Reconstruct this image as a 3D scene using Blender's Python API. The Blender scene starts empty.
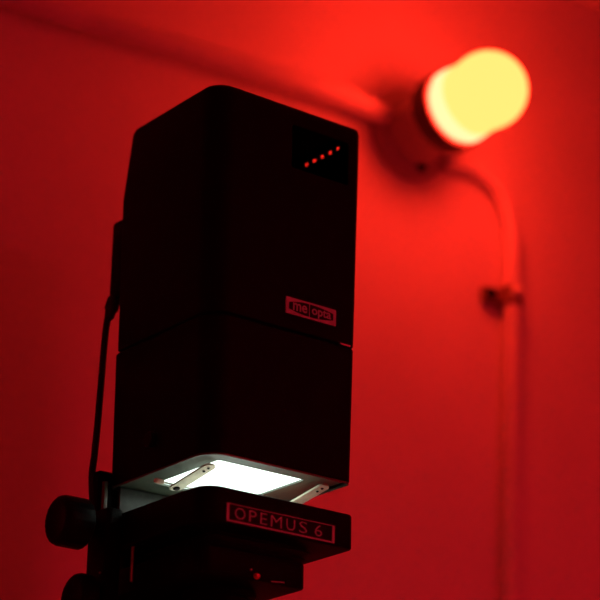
import bpy, bmesh, math
from mathutils import Vector, Matrix

C = bpy.context.scene.collection
SC = bpy.context.scene
PI = math.pi
Z0 = 1.55            # height of the underside of the lamp house above the floor (m)

# ------------------------------------------------------------------ camera
cam_d = bpy.data.cameras.new('camera')
cam = bpy.data.objects.new('camera', cam_d)
C.objects.link(cam)
cam_d.sensor_width = 36
cam_d.sensor_fit = 'HORIZONTAL'
cam_d.lens = 2211.036 / 600 * 36
cam_d.clip_start = .02
_r = Vector((0.79491622, -0.60642911, 0.01875997))
_u = Vector((-0.22907562, -0.27135689, 0.93482073))
_f = Vector((0.56181186, 0.74740161, 0.35462411))
_p = Vector((-0.95306727, -1.38777563, -0.50923056 + Z0))
cam.matrix_world = Matrix(((_r.x, _u.x, -_f.x, _p.x), (_r.y, _u.y, -_f.y, _p.y), (_r.z, _u.z, -_f.z, _p.z), (0, 0, 0, 1)))
cam_d.dof.use_dof = True
cam_d.dof.focus_distance = 1.84
cam_d.dof.aperture_fstop = 4.0
SC.camera = cam

# ------------------------------------------------------------------ world and exposure
w = bpy.data.worlds.new('dark_world')
SC.world = w
w.use_nodes = True
w.node_tree.nodes['Background'].inputs[0].default_value = (0, 0, 0, 1)
w.node_tree.nodes['Background'].inputs[1].default_value = 0
SC.view_settings.view_transform = 'Standard'
SC.view_settings.look = 'None'
SC.view_settings.gamma = 1
SC.view_settings.use_curve_mapping = False
SC.view_settings.exposure = 0
SC.cycles.max_bounces = 20
SC.cycles.diffuse_bounces = 16
# the safelight: red light that the camera records as clipped yellow
BULB_EMIT = (36.0, .88, .21)
COLLAR_EMIT = (36.0, 1.0, .45)
FILL_EMIT = (29.0, .34, 1.0)          # added red fill light, unseen, that brightens the wall
PANE_EMIT = (1.9, 2.35, 2.1)


# ------------------------------------------------------------------ materials
def mat(name, col, rough=.6, metal=0, noise=.0, nscale=40, bump=0, bscale=300, spec=.5, emit=None, coat=0):
    m = bpy.data.materials.new(name)
    m.use_nodes = True
    nt = m.node_tree
    b = nt.nodes['Principled BSDF']
    b.inputs['Base Color'].default_value = (*col, 1)
    b.inputs['Roughness'].default_value = rough
    b.inputs['Metallic'].default_value = metal
    b.inputs['Specular IOR Level'].default_value = spec
    b.inputs['Coat Weight'].default_value = coat
    tc = nt.nodes.new('ShaderNodeTexCoord')
    if noise:
        n = nt.nodes.new('ShaderNodeTexNoise')
        n.inputs['Scale'].default_value = nscale
        n.inputs['Detail'].default_value = 6
        nt.links.new(tc.outputs['Object'], n.inputs['Vector'])
        r = nt.nodes.new('ShaderNodeValToRGB')
        r.color_ramp.elements[0].position = .3
        r.color_ramp.elements[1].position = .7
        r.color_ramp.elements[0].color = (*[c * (1 - noise) for c in col], 1)
        r.color_ramp.elements[1].color = (*[min(1, c * (1 + noise)) for c in col], 1)
        nt.links.new(n.outputs['Fac'], r.inputs['Fac'])
        nt.links.new(r.outputs['Color'], b.inputs['Base Color'])
    if bump:
        n2 = nt.nodes.new('ShaderNodeTexNoise')
        n2.inputs['Scale'].default_value = bscale
        n2.inputs['Detail'].default_value = 4
        nt.links.new(tc.outputs['Object'], n2.inputs['Vector'])
        bp = nt.nodes.new('ShaderNodeBump')
        bp.inputs['Strength'].default_value = bump
        bp.inputs['Distance'].default_value = .002
        nt.links.new(n2.outputs['Fac'], bp.inputs['Height'])
        nt.links.new(bp.outputs['Normal'], b.inputs['Normal'])
    if emit:
        b.inputs['Emission Color'].default_value = (*emit, 1)
        b.inputs['Emission Strength'].default_value = 1
    return m


M = {
    'wall': mat('painted_plaster', (.77, .68, .74), .85, noise=.05, nscale=6, bump=.12, bscale=120),
    'ceiling': mat('ceiling_paint', (.70, .62, .66), .9, noise=.04, nscale=5),
    'floor': mat('worn_lino', (.45, .36, .34), .6, noise=.3, nscale=20),
    'black': mat('black_crinkle_enamel', (.0035, .0032, .0032), .5, noise=.2, nscale=90, spec=.05, bump=.25, bscale=700),
    'inside': mat('matte_black_interior', (.006, .006, .006), .95, noise=.2, nscale=50),
    'bakelite': mat('black_bakelite', (.004, .0038, .0038), .5, spec=.08, noise=.2, nscale=60),
    'rubber': mat('black_rubber', (.007, .007, .007), .75, noise=.2, nscale=60),
    'grey': mat('grey_metal_paint', (.060, .074, .052), .35, noise=.25, nscale=45, bump=.1, bscale=300),
    'darkgrey': mat('dark_grey_paint', (.018, .022, .017), .5, noise=.3, nscale=200),
    'chrome': mat('bright_metal', (.40, .41, .39), .35, 1, noise=.15, nscale=80),
    'alu': mat('etched_aluminium', (.40, .60, .56), .55, .2, noise=.12, nscale=120),
    'link': mat('cream_plated_steel', (.62, .57, .44), .45, .2, noise=.15, nscale=120),
    'badge': mat('badge_black', (.004, .004, .004), .5, spec=.1, noise=.2, nscale=60),
    'pane': mat('lit_opal_glass', (.85, .88, .86), .3, noise=.02, emit=PANE_EMIT),
    'bulb': mat('safelight_glass', (.8, .25, .1), .3, noise=.02, emit=BULB_EMIT),
    'collar': mat('safelight_skirt', (.8, .3, .12), .3, noise=.02, emit=COLLAR_EMIT),
    'fill_light': mat('fill_light_glass', (.5, .1, .08), .4, noise=.02, emit=FILL_EMIT),
    'porcelain': mat('porcelain', (.45, .36, .36), .35, noise=.08, nscale=25),
    'conduit': mat('painted_conduit', (.77, .67, .72), .7, noise=.06, nscale=20),
    'white': mat('white_enamel', (.85, .83, .8), .4, noise=.03),
    'darkbrown': mat('brown_bakelite', (.07, .03, .025), .45, noise=.2, nscale=40),
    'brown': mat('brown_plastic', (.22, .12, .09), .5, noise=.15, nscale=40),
    'redglass': mat('red_glass', (.9, .12, .08), .12, noise=.05, spec=1, coat=1),
    'wood': mat('varnished_wood', (.16, .08, .04), .5, noise=.4, nscale=14),
    'laminate': mat('bench_laminate', (.80, .74, .70), .5, noise=.15, nscale=25),
}

# ------------------------------------------------------------------ helpers
WORLD = {}


def obj(name, bm, m, parent=None, smooth=True, ang=35, kind=None):
    """bm is in room coordinates (z measured from the lamp-house underside)."""
    bm.transform(Matrix.Translation((0, 0, Z0)))
    bmesh.ops.recalc_face_normals(bm, faces=bm.faces)
    xs = [v.co for v in bm.verts]
    lo = Vector([min(c[i] for c in xs) for i in range(3)])
    hi = Vector([max(c[i] for c in xs) for i in range(3)])
    c = (lo + hi) / 2
    if parent is None:
        c.z = lo.z
    bm.transform(Matrix.Translation(-c))
    me = bpy.data.meshes.new(name)
    bm.to_mesh(me)
    bm.free()
    if smooth:
        me.polygons.foreach_set('use_smooth', [True] * len(me.polygons))
        me.set_sharp_from_angle(angle=math.radians(ang))
    me.materials.append(M[m])
    o = bpy.data.objects.new(name, me)
    C.objects.link(o)
    WORLD[o.name] = c
    o.location = c
    if parent is not None:
        o.parent = parent
        o.location = c - WORLD[parent.name]
    if kind:
        o['kind'] = kind
    return o


def thing(name, label, cat, loc, group=None):
    o = bpy.data.objects.new(name, None)
    C.objects.link(o)
    o.empty_display_size = .05
    o.location = Vector(loc) + Vector((0, 0, Z0))
    WORLD[o.name] = o.location.copy()
    o['label'] = label
    o['category'] = cat
    if group:
        o['group'] = group
    return o


def tag(o, label, cat, group=None):
    o['label'] = label
    o['category'] = cat
    if group:
        o['group'] = group
    return o


def B():
    return bmesh.new()


def rrect(x0, x1, y0, y1, rad, n=8):
    """plan outline, counter-clockwise; rad = radii at (x0y0, x1y0, x1y1, x0y1)."""
    if not isinstance(rad, (tuple, list)):
        rad = (rad,) * 4
    cs = [(x0, y0, 1, 1, PI), (x1, y0, -1, 1, 1.5 * PI), (x1, y1, -1, -1, 0), (x0, y1, 1, -1, .5 * PI)]
    pts = []
    for (x, y, sx, sy, a0), r in zip(cs, rad):
        r = max(r, 1e-5)
        for k in range(n + 1):
            a = a0 + (PI / 2) * k / n
            pts.append((x + sx * r + r * math.cos(a), y + sy * r + r * math.sin(a)))
    return pts


def loft(bm, rings, cap0=True, cap1=True, closed=False):
    vs = [[bm.verts.new(p) for p in r] for r in rings]
    n = len(rings[0])
    pairs = list(zip(vs[:-1], vs[1:]))
    if closed:
        pairs.append((vs[-1], vs[0]))
    for a, b in pairs:
        for i in range(n):
            j = (i + 1) % n
            bm.faces.new((a[i], a[j], b[j], b[i]))
    if not closed:
        if cap0:
            bm.faces.new(vs[0][::-1])
        if cap1:
            bm.faces.new(vs[-1])
    return bm


def slab(bm, x0, x1, y0, y1, z0, z1, rad=.003, e=.0012, n=5):
    """upright slab, rounded plan corners and softened top and bottom edges."""
    def ring(i, z):
        rr = [max(r - i, 1e-4) for r in (rad if isinstance(rad, (tuple, list)) else (rad,) * 4)]
        return [(x, y, z) for x, y in rrect(x0 + i, x1 - i, y0 + i, y1 - i, rr, n)]
    return loft(bm, [ring(e, z0), ring(e * .3, z0 + e * .3), ring(0, z0 + e), ring(0, z1 - e), ring(e * .3, z1 - e * .3), ring(e, z1)])


def plate_front(bm, x0, x1, z0, z1, y0, y1, r=.0008, n=3):
    """a plate standing on a front face: outline in x/z, thickness from y0 (near) to y1."""
    o = rrect(x0, x1, z0, z1, r, n)
    return loft(bm, [[(x, y1, z) for x, z in o], [(x, y0, z) for x, z in o]])


def box(bm, a, b):
    x0, y0, z0 = a
    x1, y1, z1 = b
    return slab(bm, x0, x1, y0, y1, z0, z1, .0005, .0004, 2)


def frame_of(d):
    d = d.normalized()
    t = Vector((0, 0, 1)) if abs(d.z) < .9 else Vector((0, 1, 0))
    a = d.cross(t).normalized()
    return a, d.cross(a).normalized()


def lathe(bm, o, axis, prof, n=40, flutes=0, fd=0):
    """prof: (distance along axis, radius)"""
    o = Vector(o)
    d = Vector(axis).normalized()
    a, b = frame_of(d)
    rings = []
    for t, r in prof:
        ring = []
        for k in range(n):
            an = 2 * PI * k / n
            rr = r * (1 - fd * (.5 + .5 * math.cos(an * flutes))) if flutes else r
            ring.append(o + d * t + (a * math.cos(an) + b * math.sin(an)) * max(rr, 1e-5))
        rings.append(ring)
    return loft(bm, rings)


def spline(pts, sub=8):
    P = [Vector(p) for p in pts]
    P = [P[0] * 2 - P[1]] + P + [P[-1] * 2 - P[-2]]
    out = []
    for i in range(1, len(P) - 2):
        for k in range(sub):
            t = k / sub
            a, b, c, d = P[i - 1], P[i], P[i + 1], P[i + 2]
            out.append(.5 * ((2 * b) + (c - a) * t + (2 * a - 5 * b + 4 * c - d) * t * t + (3 * b - a - 3 * c + d) * t ** 3))
    out.append(P[-2])
    return out


def tube(bm, pts, r, n=12):
    pts = [Vector(p) for p in pts]
    rings = []
    a = None
    for i, p in enumerate(pts):
        d = (pts[min(i + 1, len(pts) - 1)] - pts[max(i - 1, 0)]).normalized()
        if a is None:
            a, b = frame_of(d)
        a = (a - d * a.dot(d)).normalized()
        b = d.cross(a)
        rr = r[i] if isinstance(r, (list, tuple)) else r
        rings.append([p + (a * math.cos(2 * PI * k / n) + b * math.sin(2 * PI * k / n)) * rr for k in range(n)])
    return loft(bm, rings)


def text_bm(s, size, x, z, y0, depth, width=None, height=None, align='CENTER', off=0):
    """lettering standing on a front face, x/z = centre, reads left to right seen from -y."""
    cu = bpy.data.curves.new('lettering_source', 'FONT')
    cu.body = s
    cu.size = size
    cu.extrude = depth / 2
    cu.offset = off
    cu.resolution_u = 3
    cu.align_x = align
    to = bpy.data.objects.new('lettering_source', cu)
    C.objects.link(to)
    dg = bpy.context.evaluated_depsgraph_get()
    me = bpy.data.meshes.new_from_object(to.evaluated_get(dg))
    bm = B()
    bm.from_mesh(me)
    bpy.data.objects.remove(to)
    bpy.data.curves.remove(cu)
    bpy.data.meshes.remove(me)
    xs = [v.co.x for v in bm.verts]
    ys = [v.co.y for v in bm.verts]
    cx, cy = (min(xs) + max(xs)) / 2, (min(ys) + max(ys)) / 2
    sx = width / (max(xs) - min(xs)) if width else 1
    sy = height / (max(ys) - min(ys)) if height else sx
    for v in bm.verts:
        v.co = Vector((x + (v.co.x - cx) * sx, y0 - v.co.z, z + (v.co.y - cy) * sy))
    return bm


def boolean(bm, cutters):
    """cut real openings; everything in the same coordinates, cutters are bmeshes."""
    def mk(b):
        bmesh.ops.recalc_face_normals(b, faces=b.faces)
        me = bpy.data.meshes.new('cut')
        b.to_mesh(me)
        b.free()
        o = bpy.data.objects.new('cut', me)
        C.objects.link(o)
        return o
    base = mk(bm)
    cs = [mk(c) for c in cutters]
    for c in cs:
        md = base.modifiers.new('cut', 'BOOLEAN')
        md.operation = 'DIFFERENCE'
        md.solver = 'EXACT'
        md.object = c
    dg = bpy.context.evaluated_depsgraph_get()
    me = bpy.data.meshes.new_from_object(base.evaluated_get(dg))
    out = B()
    out.from_mesh(me)
    bpy.data.meshes.remove(me)
    for o in [base] + cs:
        me = o.data
        bpy.data.objects.remove(o)
        bpy.data.meshes.remove(me)
    return out


# ------------------------------------------------------------------ the room
YW = .36                                     # face of the back wall
XL, XR, YF = -1.35, 1.25, -1.75
FL, CE = -Z0, .822                            # floor and ceiling (relative to the lamp-house underside)


def struct(name, a, b, m):
    bm = B()
    box(bm, a, b)
    return obj(name, bm, m, kind='structure')


T = .1
struct('floor', (XL - T, YF - T, FL - T), (XR + T, YW + T, FL), 'floor')
struct('ceiling', (XL - T, YF - T, CE), (XR + T, YW + T, CE + T), 'ceiling')
struct('wall_back', (XL - T, YW, FL), (XR + T, YW + T, CE), 'wall')
struct('wall_front', (XL - T, YF - T, FL), (XR + T, YF, CE), 'wall')
struct('wall_left', (XL - T, YF, FL), (XL, YW, CE), 'wall')
struct('wall_right', (XR, YF, FL), (XR + T, YW, CE), 'wall')

# ------------------------------------------------------------------ work bench (below the picture; carries the enlarger)
TB = -.68
t = thing('work_bench', 'laminate topped darkroom work bench under the black enlarger', 'bench', (.1, .03, FL))
bm = B(); slab(bm, -.5, .7, -.30, .345, TB - .035, TB, .008, .003); obj('bench_top', bm, 'laminate', t)
for x in (-.47, .62):
    for y in (-.27, .28):
        bm = B(); slab(bm, x, x + .05, y, y + .05, FL, TB - .035, .004, .002); obj('leg', bm, 'wood', t)

# ------------------------------------------------------------------ the enlarger
E_ = thing('photo_enlarger', 'tall black photographic enlarger head with glowing white pane and nameplates', 'enlarger', (.075, .06, TB))


SEAM = .120


def head_x(z):                                # the sides taper slightly towards the bottom
    k = z / .328
    return .0025 - .0055 * k, .1480 + .0070 * k


def head_ring(z, ins=0, y1=None, y0=0):
    if y1 is None:
        y1 = .1450 if z < SEAM else .1425
    a, b = head_x(z)
    return [(x, y, z) for x, y in rrect(a + ins, b - ins, y0 + ins, y1 - ins, (max(.020 - ins, .004), max(.006 - ins, .003), .004, .004), 8)]


SEAM = .120
# upper cover: a hollow sheet-metal hood with an added front opening and vent slots in its right side
rings = [head_ring(SEAM + .0006, .0012), head_ring(SEAM + .0016, 0), head_ring(.262, 0), head_ring(.320, 0, .130), head_ring(.3245, .0012, .1288),
         head_ring(.3265, .0035, .128), head_ring(.328, .0075, .128)]
outer = loft(B(), rings)
inner = loft(B(), [head_ring(SEAM + .004, .002), head_ring(.262, .002), head_ring(.321, .002, .130), head_ring(.3265, .006, .128)])
cut = []
c = B(); plate_front(c, .078, .140, .268, .3085, -.01, .008, .002); cut.append(c)      # opening added so the lit wall shows red through the side slots
for k in range(5):
    y = .0325 + .0115 * k
    c = B(); box(c, (.140, y - .0030, .3170), (.170, y + .0030, .3212)); cut.append(c)
hood = boolean(outer, [inner] + cut)
hood_o = obj('lamp_hood', hood, 'black', E_, ang=30)

# lower condenser housing
rings = [head_ring(.0010, .0010), head_ring(.0020, 0), head_ring(SEAM - .0022, 0), head_ring(SEAM - .0008, .0010), head_ring(SEAM + .0006, .0028)]
bm = loft(B(), rings)
HB = boolean(bm, [loft(B(), [head_ring(-.01, .0030), head_ring(.0125, .0030)])])
obj('condenser_housing', HB, 'black', E_, ang=30)
# bright rim round the lower edge
bm = B()
loft(bm, [head_ring(.0010, .0004), head_ring(.0010, .0014), head_ring(-.0006, .0014), head_ring(-.0006, .0004)], closed=True)
obj('lower_rim', bm, 'grey', E_, ang=30)
# underside plate with its rectangular light opening
bm = boolean(loft(B(), [head_ring(.0025, .0031), head_ring(.0042, .0031)]),
             [loft(B(), [[(x, y, z) for x, y in rrect(.0285, .1165, .0235, .1150, .003, 4)] for z in (-.01, .02)])])
up = obj('underside_plate', bm, 'grey', E_, ang=30)
bm = B(); slab(bm, .0275, .1175, .0225, .1160, .0043, .0110, .003, .0006); obj('light_pane', bm, 'pane', E_)
# round dark screw in the left side
bm = B(); lathe(bm, (.0015, .0815, .0275), (-1, 0, 0), [(0, .0068), (.003, .0068), (.0045, .0058), (.0048, 0)], 24)
obj('side_screw', bm, 'bakelite', E_)
# chrome strip added as the glint at the right end of the joint
bm = B(); plate_front(bm, .1325, .1440, SEAM - .0007, SEAM + .0007, -.0014, .001); obj('seam_glint', bm, 'chrome', E_)

# badge on the hood
bm = B(); plate_front(bm, .0748, .1280, .1342, .1490, -.0010, .0005); bd = obj('name_badge', bm, 'alu', E_)
oval = [(.0776, .1416), (.0778, .1445)]


def bulge(x0, x1, zc, h0, h1, n=10):
    up_ = [(x0 + (x1 - x0) * k / n, zc + h0 + (h1 - h0) * math.sin(PI * (.5 * k / n if h1 > h0 else .5))) for k in range(n + 1)]
    return up_


def half_field(x0, x1, zc, grow):             # half of the dark lozenge, taller towards the middle
    n = 10
    hh = []
    for k in range(n + 1):
        s = k / n if grow else 1 - k / n
        hh.append(.0028 + .0027 * math.sin(s * PI / 2) ** .8)
    top = [(x0 + (x1 - x0) * k / n, zc + hh[k]) for k in range(n + 1)]
    bot = [(x0 + (x1 - x0) * k / n, zc - hh[k]) for k in range(n + 1)]
    return bot + top[::-1]


for x0, x1, g in ((.0782, .0988, True), (.1000, .1246, False)):
    o = half_field(x0, x1, .1416, g)
    bm = loft(B(), [[(x, -.0008, z) for x, z in o], [(x, -.0014, z) for x, z in o]])
    obj('badge_field', bm, 'badge', bd)
bm = text_bm('me', .01, .0893, .1414, -.0015, .0004, .0150, .0068, off=.0002); obj('lettering', bm, 'alu', bd, smooth=False)
bm = text_bm('opta', .01, .1119, .1410, -.0015, .0004, .0205, .0094, off=.0002); obj('lettering', bm, 'alu', bd, smooth=False)

# rear power box, strain relief and cord
bm = B(); slab(bm, .000, .118, .1400, .1600, .172, .246, .004, .003); obj('rear_box', bm, 'black', E_)
bm = B(); lathe(bm, (.0030, .1545, .1735), (-.22, .02, -1), [(-.004, .0030), (0, .0058), (.010, .0062), (.012, .0050), (.018, .0042), (.020, .0030)], 20)
obj('cord_plug', bm, 'rubber', E_)
bm = B(); tube(bm, spline([(-.0010, .1548, .160), (-.0032, .155, .146), (-.0047, .155, .116), (-.0065, .155, .061), (-.0075, .156, .030), (-.0075, .158, .008), (.002, .165, -.03)]), .0030, 10)
obj('power_cord', bm, 'rubber', E_)

# rear spacer between stage and lamp house, hinge post
bm = B(); slab(bm, .0085, .1420, .1385, .1425, -.0245, .0015, .001, .0006); obj('rear_plate', bm, 'darkgrey', E_)
bm = B(); slab(bm, -.0060, -.0020, .1400, .1440, -.0245, .0040, .0008, .0005); obj('hinge_post', bm, 'grey', E_)

# lifting links under the lamp house
def strap(bm, a, b, wdt, th):
    a, b = Vector(a), Vector(b)
    d = (b - a).normalized()
    s = Vector((1, 0, 0))
    nrm = d.cross(s).normalized()
    out = []
    L = (b - a).length
    for cx, a0 in ((0, PI / 2), (L, -PI / 2)):
        for k in range(9):
            an = a0 + PI * k / 8
            out.append((cx + math.cos(an) * wdt / 2, math.sin(an) * wdt / 2))
    rr = []
    for h in (-th / 2, th / 2):
        rr.append([a + d * u + s * v + nrm * h for u, v in out])
    return loft(bm, rr)


for x in (.0262, .1325):
    a, b = Vector((x, .0335 if x < .1 else .020, -.0015)), Vector((x - .0015, .0775 if x < .1 else .064, -.0095))
    bm = strap(B(), a, b, .0108, .0016)
    lk = obj('lifting_link', bm, 'link', E_)
    for u in (.02, .16):
        p = a.lerp(b, u)
        bm = B(); lathe(bm, p + Vector((0, 0, .0012)), (0, -.19, -1), [(0, .0013), (.0022, .0013), (.0028, .0009), (.0029, 0)], 12)
        obj('rivet', bm, 'bakelite', lk)
    bm = B(); lathe(bm, b + Vector((0, 0, .002)), (0, -.19, -1), [(0, .0030), (.0036, .0030), (.0042, .0022), (.0043, 0)], 12)
    obj('pivot_nut', bm, 'bakelite', lk)
bm = B(); tube(bm, [(.1310, .0775, -.0075), (.010, .0775, -.0075)], .0009, 8); lv = obj('lever_rod', bm, 'chrome', E_)
bm = B(); lathe(bm, (.0125, .0775, -.0075), (-1, 0, 0), [(0, .0012), (.0012, .0022), (.0075, .0024), (.0092, .0016), (.0095, 0)], 14); obj('lever_tip', bm, 'link', lv)

# negative stage
bm = B()
RS = (.018, .007, .004, .004)
e = .002
slab(bm, .0005, .1510, -.0005, .1480, -.0560, -.0262, RS, e, 8)
st = obj('negative_stage', bm, 'black', E_)
bm = B(); slab(bm, .012, .136, .010, .136, -.0264, -.0250, .006, .0004); obj('carrier_plate', bm, 'white', st)
# OPEMUS 6 plate on the front of the stage
bm = B(); plate_front(bm, .0205, .1290, -.0544, -.0396, -.0013, .0005); npl = obj('name_plate', bm, 'badge', E_)
for a in ((.0205, .0231, -.0544, -.0396), (.1264, .1290, -.0544, -.0396), (.0231, .1264, -.0544, -.0530), (.0231, .1264, -.0402, -.0396)):
    bm = B(); plate_front(bm, *a, -.0019, -.0010, .0001, 1); obj('plate_border', bm, 'alu', npl)
for s, x0, x1 in (('O', .0285, .0388), ('P', .0425, .0497), ('E', .0535, .0602), ('M', .0640, .0750), ('U', .0795, .0882), ('S', .0925, .1005), ('6', .1085, .1160)):
    bm = text_bm(s, .012, (x0 + x1) / 2, -.0466, -.0018, .0005, x1 - x0, .0093, off=-.00012); obj('letter', bm, 'alu', npl, smooth=False)

# bellows below the stage
bm = B()
rs = []
for k in range(7):
    z = -.0540 - .0028 * k
    i = .004 if k % 2 else 0
    s = .0015 * k
    rs.append([(x, y, z) for x, y in rrect(.022 + i + s, .1265 - i - s * .4, .018 + i + s, .130 - i - s, .006, 3)])
loft(bm, rs); obj('bellows', bm, 'rubber', E_, ang=20)
# lens stage
bm = B(); slab(bm, .012, .1165, .0195, .150, -.0915, -.0690, (.012, .005, .004, .004), .002); obj('lens_stage', bm, 'black', E_)
# chrome-headed screw with a red glint, filter lever on the front of the lens stage
bm = B(); lathe(bm, (.0665, .0200, -.0880), (0, -1, 0), [(-.002, .0026), (.001, .0026), (.003, .0022), (.0042, .0012), (.0044, 0)], 20); obj('red_jewel', bm, 'redglass', E_)
bm = B(); lathe(bm, (.0610, .0200, -.0835), (0, -1, 0), [(-.002, .0010), (.001, .0010), (.0016, .0006), (.0017, 0)], 12); obj('stage_screw', bm, 'chrome', E_)
bm = B(); tube(bm, [(.0800, .0175, -.0905), (.0930, .0165, -.0895)], .0006, 8); fl = obj('filter_lever', bm, 'alu', E_)
bm = B(); lathe(bm, (.0925, .0165, -.0895), (1, 0, .08), [(0, .0010), (.001, .0020), (.0045, .0020), (.0055, .0010), (.0056, 0)], 14); obj('lever_tip', bm, 'bakelite', fl)
# lens below the stage
bm = B(); lathe(bm, (.070, .075, -.0935), (0, 0, -1), [(-.001, .030), (.004, .030), (.005, .026), (.014, .026), (.015, .029), (.026, .029), (.028, .026), (.030, .024), (.027, .018), (.024, 0)], 40)
obj('lens', bm, 'bakelite', E_)

# guide rods between stage and carriage
bm = B(); lathe(bm, (.0075, .112, -.0555), (0, 0, -1), [(0, .0016), (.030, .0016)], 14); obj('guide_rod', bm, 'chrome', E_)
# carriage behind the stage
bm = B(); slab(bm, .0230, .1300, .1490, .2050, -.235, .0010, .006, .003); obj('carriage', bm, 'black', E_)
bm = B(); slab(bm, -.0075, .1480, .1460, .1570, -.0250, .0150, .003, .002); obj('hinge_block', bm, 'black', E_)
bm = B(); slab(bm, -.0165, -.0010, .1150, .1470, -.235, -.0250, .004, .002); obj('side_bracket', bm, 'black', E_)
bm = B(); lathe(bm, (-.0165, .122, -.0800), (-1, 0, 0), [(-.002, .0010), (.001, .0010), (.0014, .0005), (.0015, 0)], 10); obj('stage_screw', bm, 'chrome', E_)


def knob(x, y, z, r, L):
    bm = B()
    lathe(bm, (x, y, z), (-1, 0, 0), [(-.012, .007), (0, .007), (.0005, r * .70), (.004, r * .97), (.0055, r), (L - .006, r), (L - .0025, r * .95), (L - .0006, r * .85), (L, r * .72), (L - .0012, r * .62), (L - .0012, 0)], 72, 24, .035)
    return obj('focus_knob', bm, 'bakelite', E_, ang=50)


knob(-.0235, .1360, -.0385, .0215, .030)
knob(-.0160, .1360, -.1010, .0215, .018)
# column and baseboard (below the picture)
bm = B(); lathe(bm, (.070, .178, TB + .02), (0, 0, 1), [(0, .022), (.655, .022), (.659, .020), (.660, 0)], 32); obj('column', bm, 'chrome', E_)
bm = B(); lathe(bm, (.070, .178, TB + .018), (0, 0, 1), [(0, .045), (.012, .045), (.020, .034), (.060, .030), (.062, 0)], 32); obj('column_foot', bm, 'black', E_)
bm = B(); slab(bm, -.155, .300, -.220, .260, TB, TB + .020, .01, .003); obj('baseboard', bm, 'wood', E_)

# ------------------------------------------------------------------ unseen red fill light, added to brighten the lower and right wall
bx_, by_, bz_ = .66, -1.30, .58
t = thing('added_fill_light', 'red fill light box added out of view under the ceiling', 'fill light', (bx_, by_, bz_))
bm = boolean(slab(B(), bx_ - .17, bx_ + .17, by_ - .14, by_ + .14, bz_, bz_ + .10, .012, .004), [slab(B(), bx_ - .16, bx_ + .16, by_ - .13, by_ + .13, bz_ - .02, bz_ + .03, .008, .002)])
obj('fill_case', bm, 'black', t, ang=30)
bm = B(); slab(bm, bx_ - .158, bx_ + .158, by_ - .128, by_ + .128, bz_ + .006, bz_ + .012, .008, .001); obj('fill_glass', bm, 'fill_light', t)
for sx in (-.12, .12):
    bm = B(); lathe(bm, (bx_ + sx, by_, bz_ + .097), (0, 0, 1), [(0, .004), (CE - bz_ - .103, .004), (CE - bz_ - .102, .02), (CE - bz_ - .097, .02)], 16); obj('fill_rod', bm, 'chrome', t)

# ------------------------------------------------------------------ safelight on the wall
SX, SZ = .508, .565                           # lamp axis on the wall
AX = Vector((.028, -1, .062)).normalized()    # the holder leans up a touch
BASE = Vector((SX, YW, SZ - .010))
h = thing('lamp_holder', 'round porcelain wall lamp holder behind the glowing bulb', 'lamp holder', (SX, YW - .002, SZ - .06))
bm = B(); lathe(bm, BASE, (0, -1, 0), [(0, .055), (.006, .055), (.010, .052), (.013, .046), (.016, .043), (.017, 0)], 48); obj('wall_plate', bm, 'porcelain', h)
bm = B(); lathe(bm, BASE + AX * .012, AX, [(0, .041), (.008, .039), (.020, .033), (.034, .0315), (.042, .034), (.046, .034)], 48); obj('holder_body', bm, 'porcelain', h)
bm = B(); lathe(bm, BASE + AX * .055, AX, [(0, .034), (.002, .0445), (.006, .0465), (.022, .0465), (.025, .0445), (.0255, .030)], 48); obj('holder_collar', bm, 'darkbrown', h)
bm = B(); lathe(bm, (SX + .008, YW - .012, SZ - .050), (0, -1, 0), [(0, .007), (.0035, .007), (.0055, .0055), (.006, 0)], 20); obj('fixing_screw', bm, 'bakelite', h)
bl = thing('light_bulb', 'glowing yellow safelight bulb with a rounded end on the red wall', 'light bulb', BASE + AX * .08)
bm = B(); lathe(bm, BASE + AX * .078, AX, [(0, .020), (.001, .036), (.003, .0400), (.008, .0430), (.013, .0430), (.019, .0424), (.026, .0414)], 56); obj('bulb_skirt', bm, 'collar', bl)
prof = [(.0262, .0412), (.033, .0410), (.040, .0415), (.048, .0426)]
for k in range(0, 15):
    a = math.radians(90 * k / 14)
    prof.append((.055 + .0430 * math.sin(a), .0430 * math.cos(a)))
prof.sort()
bm = B(); lathe(bm, BASE + AX * .078, AX, prof, 56); obj('bulb_globe', bm, 'bulb', bl)

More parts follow.
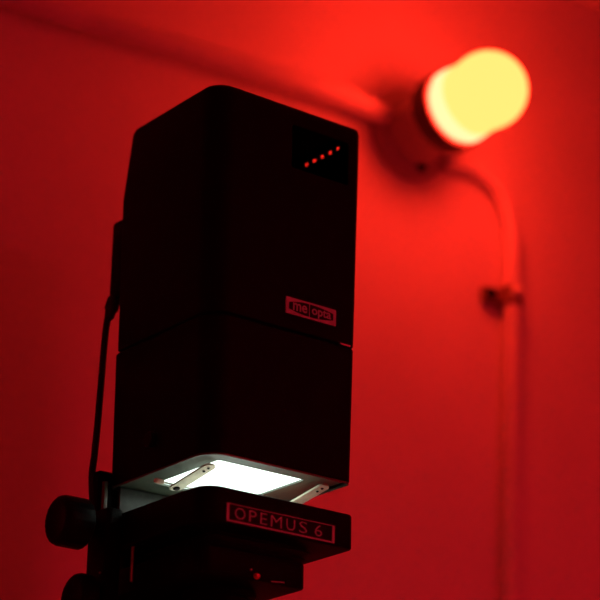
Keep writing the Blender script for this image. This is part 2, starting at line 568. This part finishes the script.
# conduits
CR = .0125
bm = B(); tube(bm, spline([(-1.2, YW - .022, .498), (-.6, YW - .022, .519), (.0, YW - .022, .5430), (.25, YW - .022, .5550), (.39, YW - .022, .5610), (.43, YW - .018, .5620), (.462, YW - .014, .5625)], 6), CR, 20)
tag(obj('wall_conduit', bm, 'conduit'), 'long horizontal wall conduit running into the left side of the lamp holder', 'conduit')
bm = B(); tube(bm, spline([(.552, YW - .011, .530), (.575, YW - .012, .534), (.592, YW - .012, .5364), (.6203, YW - .012, .5288), (.6413, YW - .012, .510), (.6535, YW - .012, .4752), (.6545, YW - .012, .43), (.6535, YW - .012, .391), (.6485, YW - .012, .211), (.6445, YW - .012, .04), (.640, YW - .012, -.3), (.635, YW - .012, -1.2)], 10), 0.0100, 20)
tag(obj('wall_conduit', bm, 'conduit'), 'bent conduit curving from the lamp holder straight down the wall', 'conduit')

# clip holding the vertical conduit
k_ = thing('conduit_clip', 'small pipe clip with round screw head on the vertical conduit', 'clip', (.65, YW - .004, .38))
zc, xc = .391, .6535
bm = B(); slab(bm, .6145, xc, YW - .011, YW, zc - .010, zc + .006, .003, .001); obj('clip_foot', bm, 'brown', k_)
bm = B(); lathe(bm, (.6225, YW - .010, zc - .002), (0, -1, 0), [(-.004, .0070), (.002, .0070), (.004, .006), (.0045, 0)], 24); obj('clip_bolt', bm, 'bakelite', k_)
bm = B()
arc = [(math.cos(a), math.sin(a)) for a in [PI * j / 12 for j in range(13)]]
sec = [(xc + .0128, YW)] + [(xc + .0128 * c_, YW - .012 - .0128 * s_) for c_, s_ in arc] + [(xc - .0128, YW)]
inn = [(xc - .0103, YW)] + [(xc + .0103 * c_, YW - .012 - .0103 * s_) for c_, s_ in arc][::-1] + [(xc + .0103, YW)]
o = sec + inn
loft(bm, [[(x, y, zc - .010) for x, y in o], [(x, y, zc + .011) for x, y in o]]); obj('clip_saddle', bm, 'brown', k_)
bm = B(); lathe(bm, (xc - .003, YW - .0235, zc + .0030), (-.3, -1, .5), [(-.004, .0062), (.004, .0062), (.0065, .005), (.007, 0)], 20); obj('clip_screw', bm, 'white', k_)
